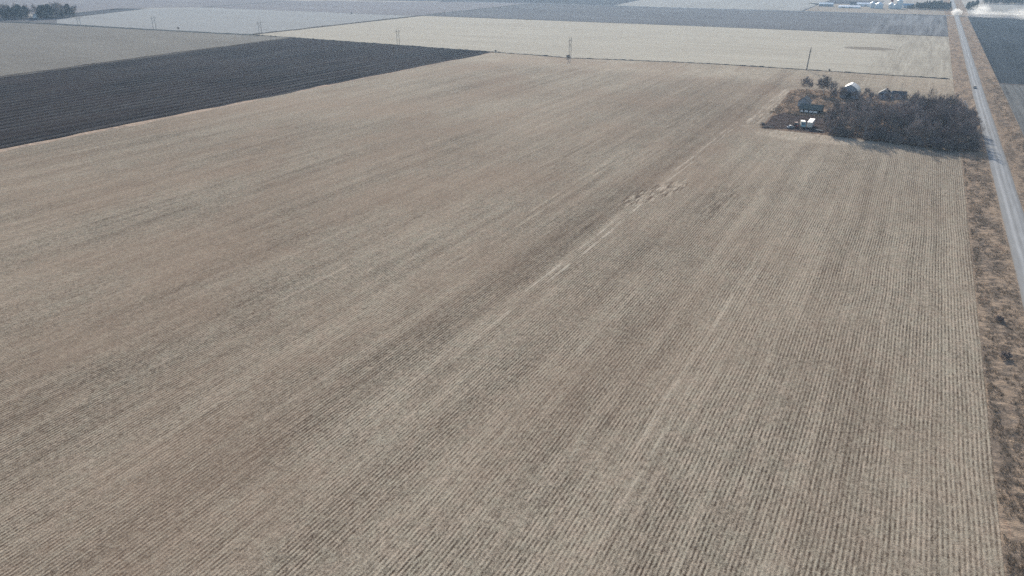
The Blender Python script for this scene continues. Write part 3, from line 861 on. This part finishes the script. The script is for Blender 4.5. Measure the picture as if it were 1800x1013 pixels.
box_truck('box_truck', -49.8, 438.0, 0.02, R(14), 'pale blue-cabbed box truck parked beside the tall white trailer', 'teal', 'beige', 4.6)
# tall white semi-trailer
o = empty('semi_trailer', (-45.9, 433.4, 0.02), R(0), 'tall white box trailer parked beside the grove in the farmyard', 'trailer')
MB().box((0, 6.0, 2.35), (2.6, 12.0, 2.7)).build('cargo_box', M['white'], o)
f = MB().box((0, -0.02, 2.35), (2.5, 0.07, 2.6)).build('end_wall', M['beige'], o)
MB().box((0, -0.07, 2.35), (0.05, 0.05, 2.5)).build('door_seam', M['steel'], f)
MB().box((0, 6.0, 0.85), (1.1, 11.4, 0.3)).build('chassis', M['steel'], o)
for sx in (-1.05, 1.05):
    for sy in (1.5, 2.8): wheel(o, sx, sy, 0.5, 0.32)
for sx in (-0.8, 0.8): MB().box((sx, 9.4, 0.42), (0.14, 0.14, 0.85)).build('landing_leg', M['steel'], o)
# red tractor
o = empty('farm_tractor', (-52.6, 434.5, 0.02), R(24), 'dark red farm tractor with big black tyres between the grey car and the truck', 'tractor')
MB().prism([(-2.0, 0.75), (0.3, 0.75), (0.3, 1.55), (-1.9, 1.45), (-2.1, 1.1)], -0.42, 0.42, 'x').build('hood', M['tractorred'], o)
MB().box((0, 0.9, 0.85), (0.9, 1.5, 0.55)).build('rear_axle', M['tractorred'], o)
c = MB(); c.prism([(0.35, 1.1), (1.75, 1.1), (1.65, 2.55), (0.5, 2.55)], -0.72, 0.72, 'x'); c.build('cab', M['glass'], o)
MB().box((0, 1.1, 2.63), (1.6, 1.5, 0.16)).build('cab_roof', M['tractorred'], o)
MB().tube((0.3, -0.9, 1.5), (0.3, -0.9, 2.5), 0.06, 0.05, 8).build('exhaust', M['steel'], o)
for sx in (-1.0, 1.0): wheel(o, sx, 1.05, 0.85, 0.5, rim='tractorred'); wheel(o, sx * 0.75, -1.5, 0.48, 0.3, rim='tractorred')
for sx in (-0.25, 0.25): MB().box((sx, -2.12, 1.25), (0.18, 0.05, 0.14)).build('headlight', M['lamp'], o)
# flat trailer
o = empty('flat_trailer', (-40.2, 430.2, 0.02), R(62), 'low flat grey trailer at the corner of the grove', 'trailer')
MB().box((0, 0, 0.62), (2.0, 4.2, 0.14)).build('deck', M['deck'], o)
MB().tube((0, -2.1, 0.58), (0, -3.4, 0.5), 0.06, 0.06, 6).build('drawbar', M['steel'], o)
for sx in (-0.9, 0.9): wheel(o, sx, 0.4, 0.33, 0.22)
# brush pile
b = MB(); rr = random.Random(5)
for _ in range(90):
    a = rr.uniform(0, 6.28); q = rr.random() * 1.8; L = rr.uniform(0.8, 2.2); p = Vector((q * math.cos(a) * 1.7, q * math.sin(a), rr.uniform(0, 0.9 - q * .4)))
    d = Vector((rr.gauss(0, 1), rr.gauss(0, 1), rr.gauss(0, .35))).normalized()
    b.tube(p - d * L / 2, p + d * L / 2, 0.05, 0.03, 4)
o = b.build('brush_pile', M['bark'], loc=(-66.5, 428.5, 0.05)); tag(o, 'heap of dead branches at the bare-dirt corner of the farmyard', 'brush pile')

# ------------------------------------------------------------------ far farmstead
def long_shed(x0, x1, y, d, he, hp, wall, roof, label, rz=0.0, doors=True):
    o = empty('long_shed', ((x0 + x1) / 2, y, 0), rz, label, 'shed'); w = (x1 - x0) / 2
    MB().prism([(0, -0.05), (d, -0.05), (d, he), (d / 2, hp), (0, he)], -w, w, 'x').build('wall', M[wall], o)
    MB().prism([(-0.5, he - .2), (d / 2, hp + .03), (d + .5, he - .2), (d + .5, he), (d / 2, hp + .25), (-0.5, he)], -w - .4, w + .4, 'x').build('roof', M[roof], o)
    if doors:
        for t in (-0.55, 0.15): MB().box((t * w, -0.06, he * 0.4), (w * 0.35, 0.1, he * 0.8)).build('door', M['steel'], o)
long_shed(-194, -168, 1655, 14, 4.2, 6.6, 'greywall', 'bluemetal', 'blue-roofed long shed standing apart at the end of the far farmstead')
long_shed(-154, -116, 1618, 11, 2.6, 4.4, 'whitewall', 'whiteroof', 'long white-roofed shed in front of the far farmstead')
long_shed(-142, -124, 1705, 10, 4.0, 6.5, 'greywall', 'darkroof', 'dark-roofed shed behind the long white shed of the far farmstead')
long_shed(-128, -100, 1690, 12, 4.2, 6.6, 'whitewall', 'whiteroof', 'white-roofed shed next to the grain bins')
long_shed(-46, -28, 1672, 9, 4.5, 7.5, 'whitewall', 'bluemetal', 'pale house roof behind the low windbreak near the tall bin')
long_shed(-18, 4, 1690, 9, 5, 8.5, 'whitewall', 'whiteroof', 'white house roof behind the taller evergreens of the far windbreak')
def bin_(x, y, rad, h, hp, label):
    o = empty('grain_bin', (x, y, 0), 0, label, 'grain bin', 'grain bins of the far farmstead')
    MB().lathe([(rad, -0.05), (rad, h)], n=28).build('wall', M['binmetal'], o, True)
    MB().lathe([(rad + 0.25, h - 0.1), (0.6, hp), (0.6, hp + 0.5), (0.01, hp + 0.7)], n=28).build('roof', M['binmetal'], o)
    MB().box((0, -rad - 0.02, 1.2), (1.0, 0.16, 2.2)).build('door', M['steel'], o)
    l = MB()
    for s in (-0.25, 0.25): l.tube((1.6 + s, -rad * .98, 0.2), (1.6 + s, -rad * .98, h), 0.04, 0.04, 4)
    for i in range(int(h / 0.5)): l.tube((1.35, -rad * .98, 0.4 + i * .5), (1.85, -rad * .98, 0.4 + i * .5), 0.025, 0.025, 4)
    l.build('ladder', M['steel'], o)
bin_(-96.5, 1640, 4.6, 9.0, 11.6, 'narrower pale grain bin nearest the white sheds')
bin_(-84.5, 1632, 6.9, 8.0, 11.4, 'widest low grain bin with a broad cone roof')
bin_(-64.5, 1640, 4.6, 8.0, 10.5, 'grain bin below the rusty red hopper')
bin_(-57.5, 1628, 2.3, 7.0, 8.6, 'smallest slim grain bin tucked beside the tallest one')
bin_(-51, 1640, 5.2, 14.5, 17.0, 'tallest grain bin at the windbreak end of the row')
o = empty('elevator_hopper', (-65, 1655, 0), 0, 'rusty red elevator hopper rising behind the grain bins', 'hopper')
MB().lathe([(0.5, 10.0), (2.4, 13.0), (2.4, 18.0), (0.3, 20.0)], n=12).build('hopper', M['redsteel'], o)
for sx in (-1.9, 1.9):
    for sy in (-1.9, 1.9): MB().tube((sx, sy, 0), (sx * .9, sy * .9, 14), 0.18, 0.15, 6).build('leg', M['redsteel'], o)
# house in the western grove
o = gable(-1239, 742, R(60), 8, 12, 4, 7, 'whitewall', 'darkroof', 'farmhouse', 'white house glimpsed in the gap of the distant grove', 'house')
o = gable(-1228, 752, R(60), 7, 9, 3.5, 6, 'whitewall', 'whiteroof', 'outbuilding', 'white outbuilding beside the house in the distant grove', 'shed')

# ------------------------------------------------------------------ dust over the crossroad
def dust_mat(name, dens):
    b = B(name)
    P = b.obj()
    x, y, z = b.sep(P)
    d = b.m('SQRT', x * x + y * y + z * z)
    n = b.noise(P, 2.2, 4, 0.6)
    v = b.new('ShaderNodeVolumePrincipled')
    v.inputs['Color'].default_value = (0.95, 0.94, 0.92, 1)
    v.inputs['Anisotropy'].default_value = 0.35
    b.put(v.inputs['Density'], b.rng(n - d * 0.55, -0.12, 0.30, 0.0, dens))
    b.nt.nodes.remove(b.bsdf)
    b.nt.links.new(v.outputs[0], b.out.inputs['Volume'])
    return b.mat
def dust(loc, sc, dens, rz=0.0):
    m = MB(); prof = [(math.sin(math.pi * i / 12), -math.cos(math.pi * i / 12)) for i in range(13)]
    prof[0] = (0.001, -1); prof[-1] = (0.001, 1)
    m.lathe(prof, n=24)
    o = m.build('dust_cloud', dust_mat('dust', dens), smooth=True)
    o.location = loc; o.scale = sc; o.rotation_euler = (0, 0, rz)
    return tag(o, kind='stuff')
dust((40.5, 1478, 5), (9, 10, 6.5), 0.15)
dust((84, 1460, 4.5), (45, 22, 6.5), 0.011, R(-8))
dust((150, 1425, 8), (50, 30, 11), 0.018, R(-10))
dust((76, 1530, 8), (16, 40, 9), 0.012, R(-12))

# ------------------------------------------------------------------ haze
hz = MB().box((0, 0, 45.4), (2 * EXT + 600, 2 * EXT + 600, 93.0))
o = hz.build('haze', bpy.data.materials.new('haze_air'))
o['kind'] = 'stuff'
hm = o.data.materials[0]; hm.use_nodes = True
hm.node_tree.nodes.remove(hm.node_tree.nodes['Principled BSDF'])
v = hm.node_tree.nodes.new('ShaderNodeVolumePrincipled')
v.inputs['Color'].default_value = (0.50, 0.72, 1.0, 1)
v.inputs['Density'].default_value = 0.00008
v.inputs['Anisotropy'].default_value = 0.4
hm.node_tree.links.new(v.outputs[0], hm.node_tree.nodes['Material Output'].inputs['Volume'])
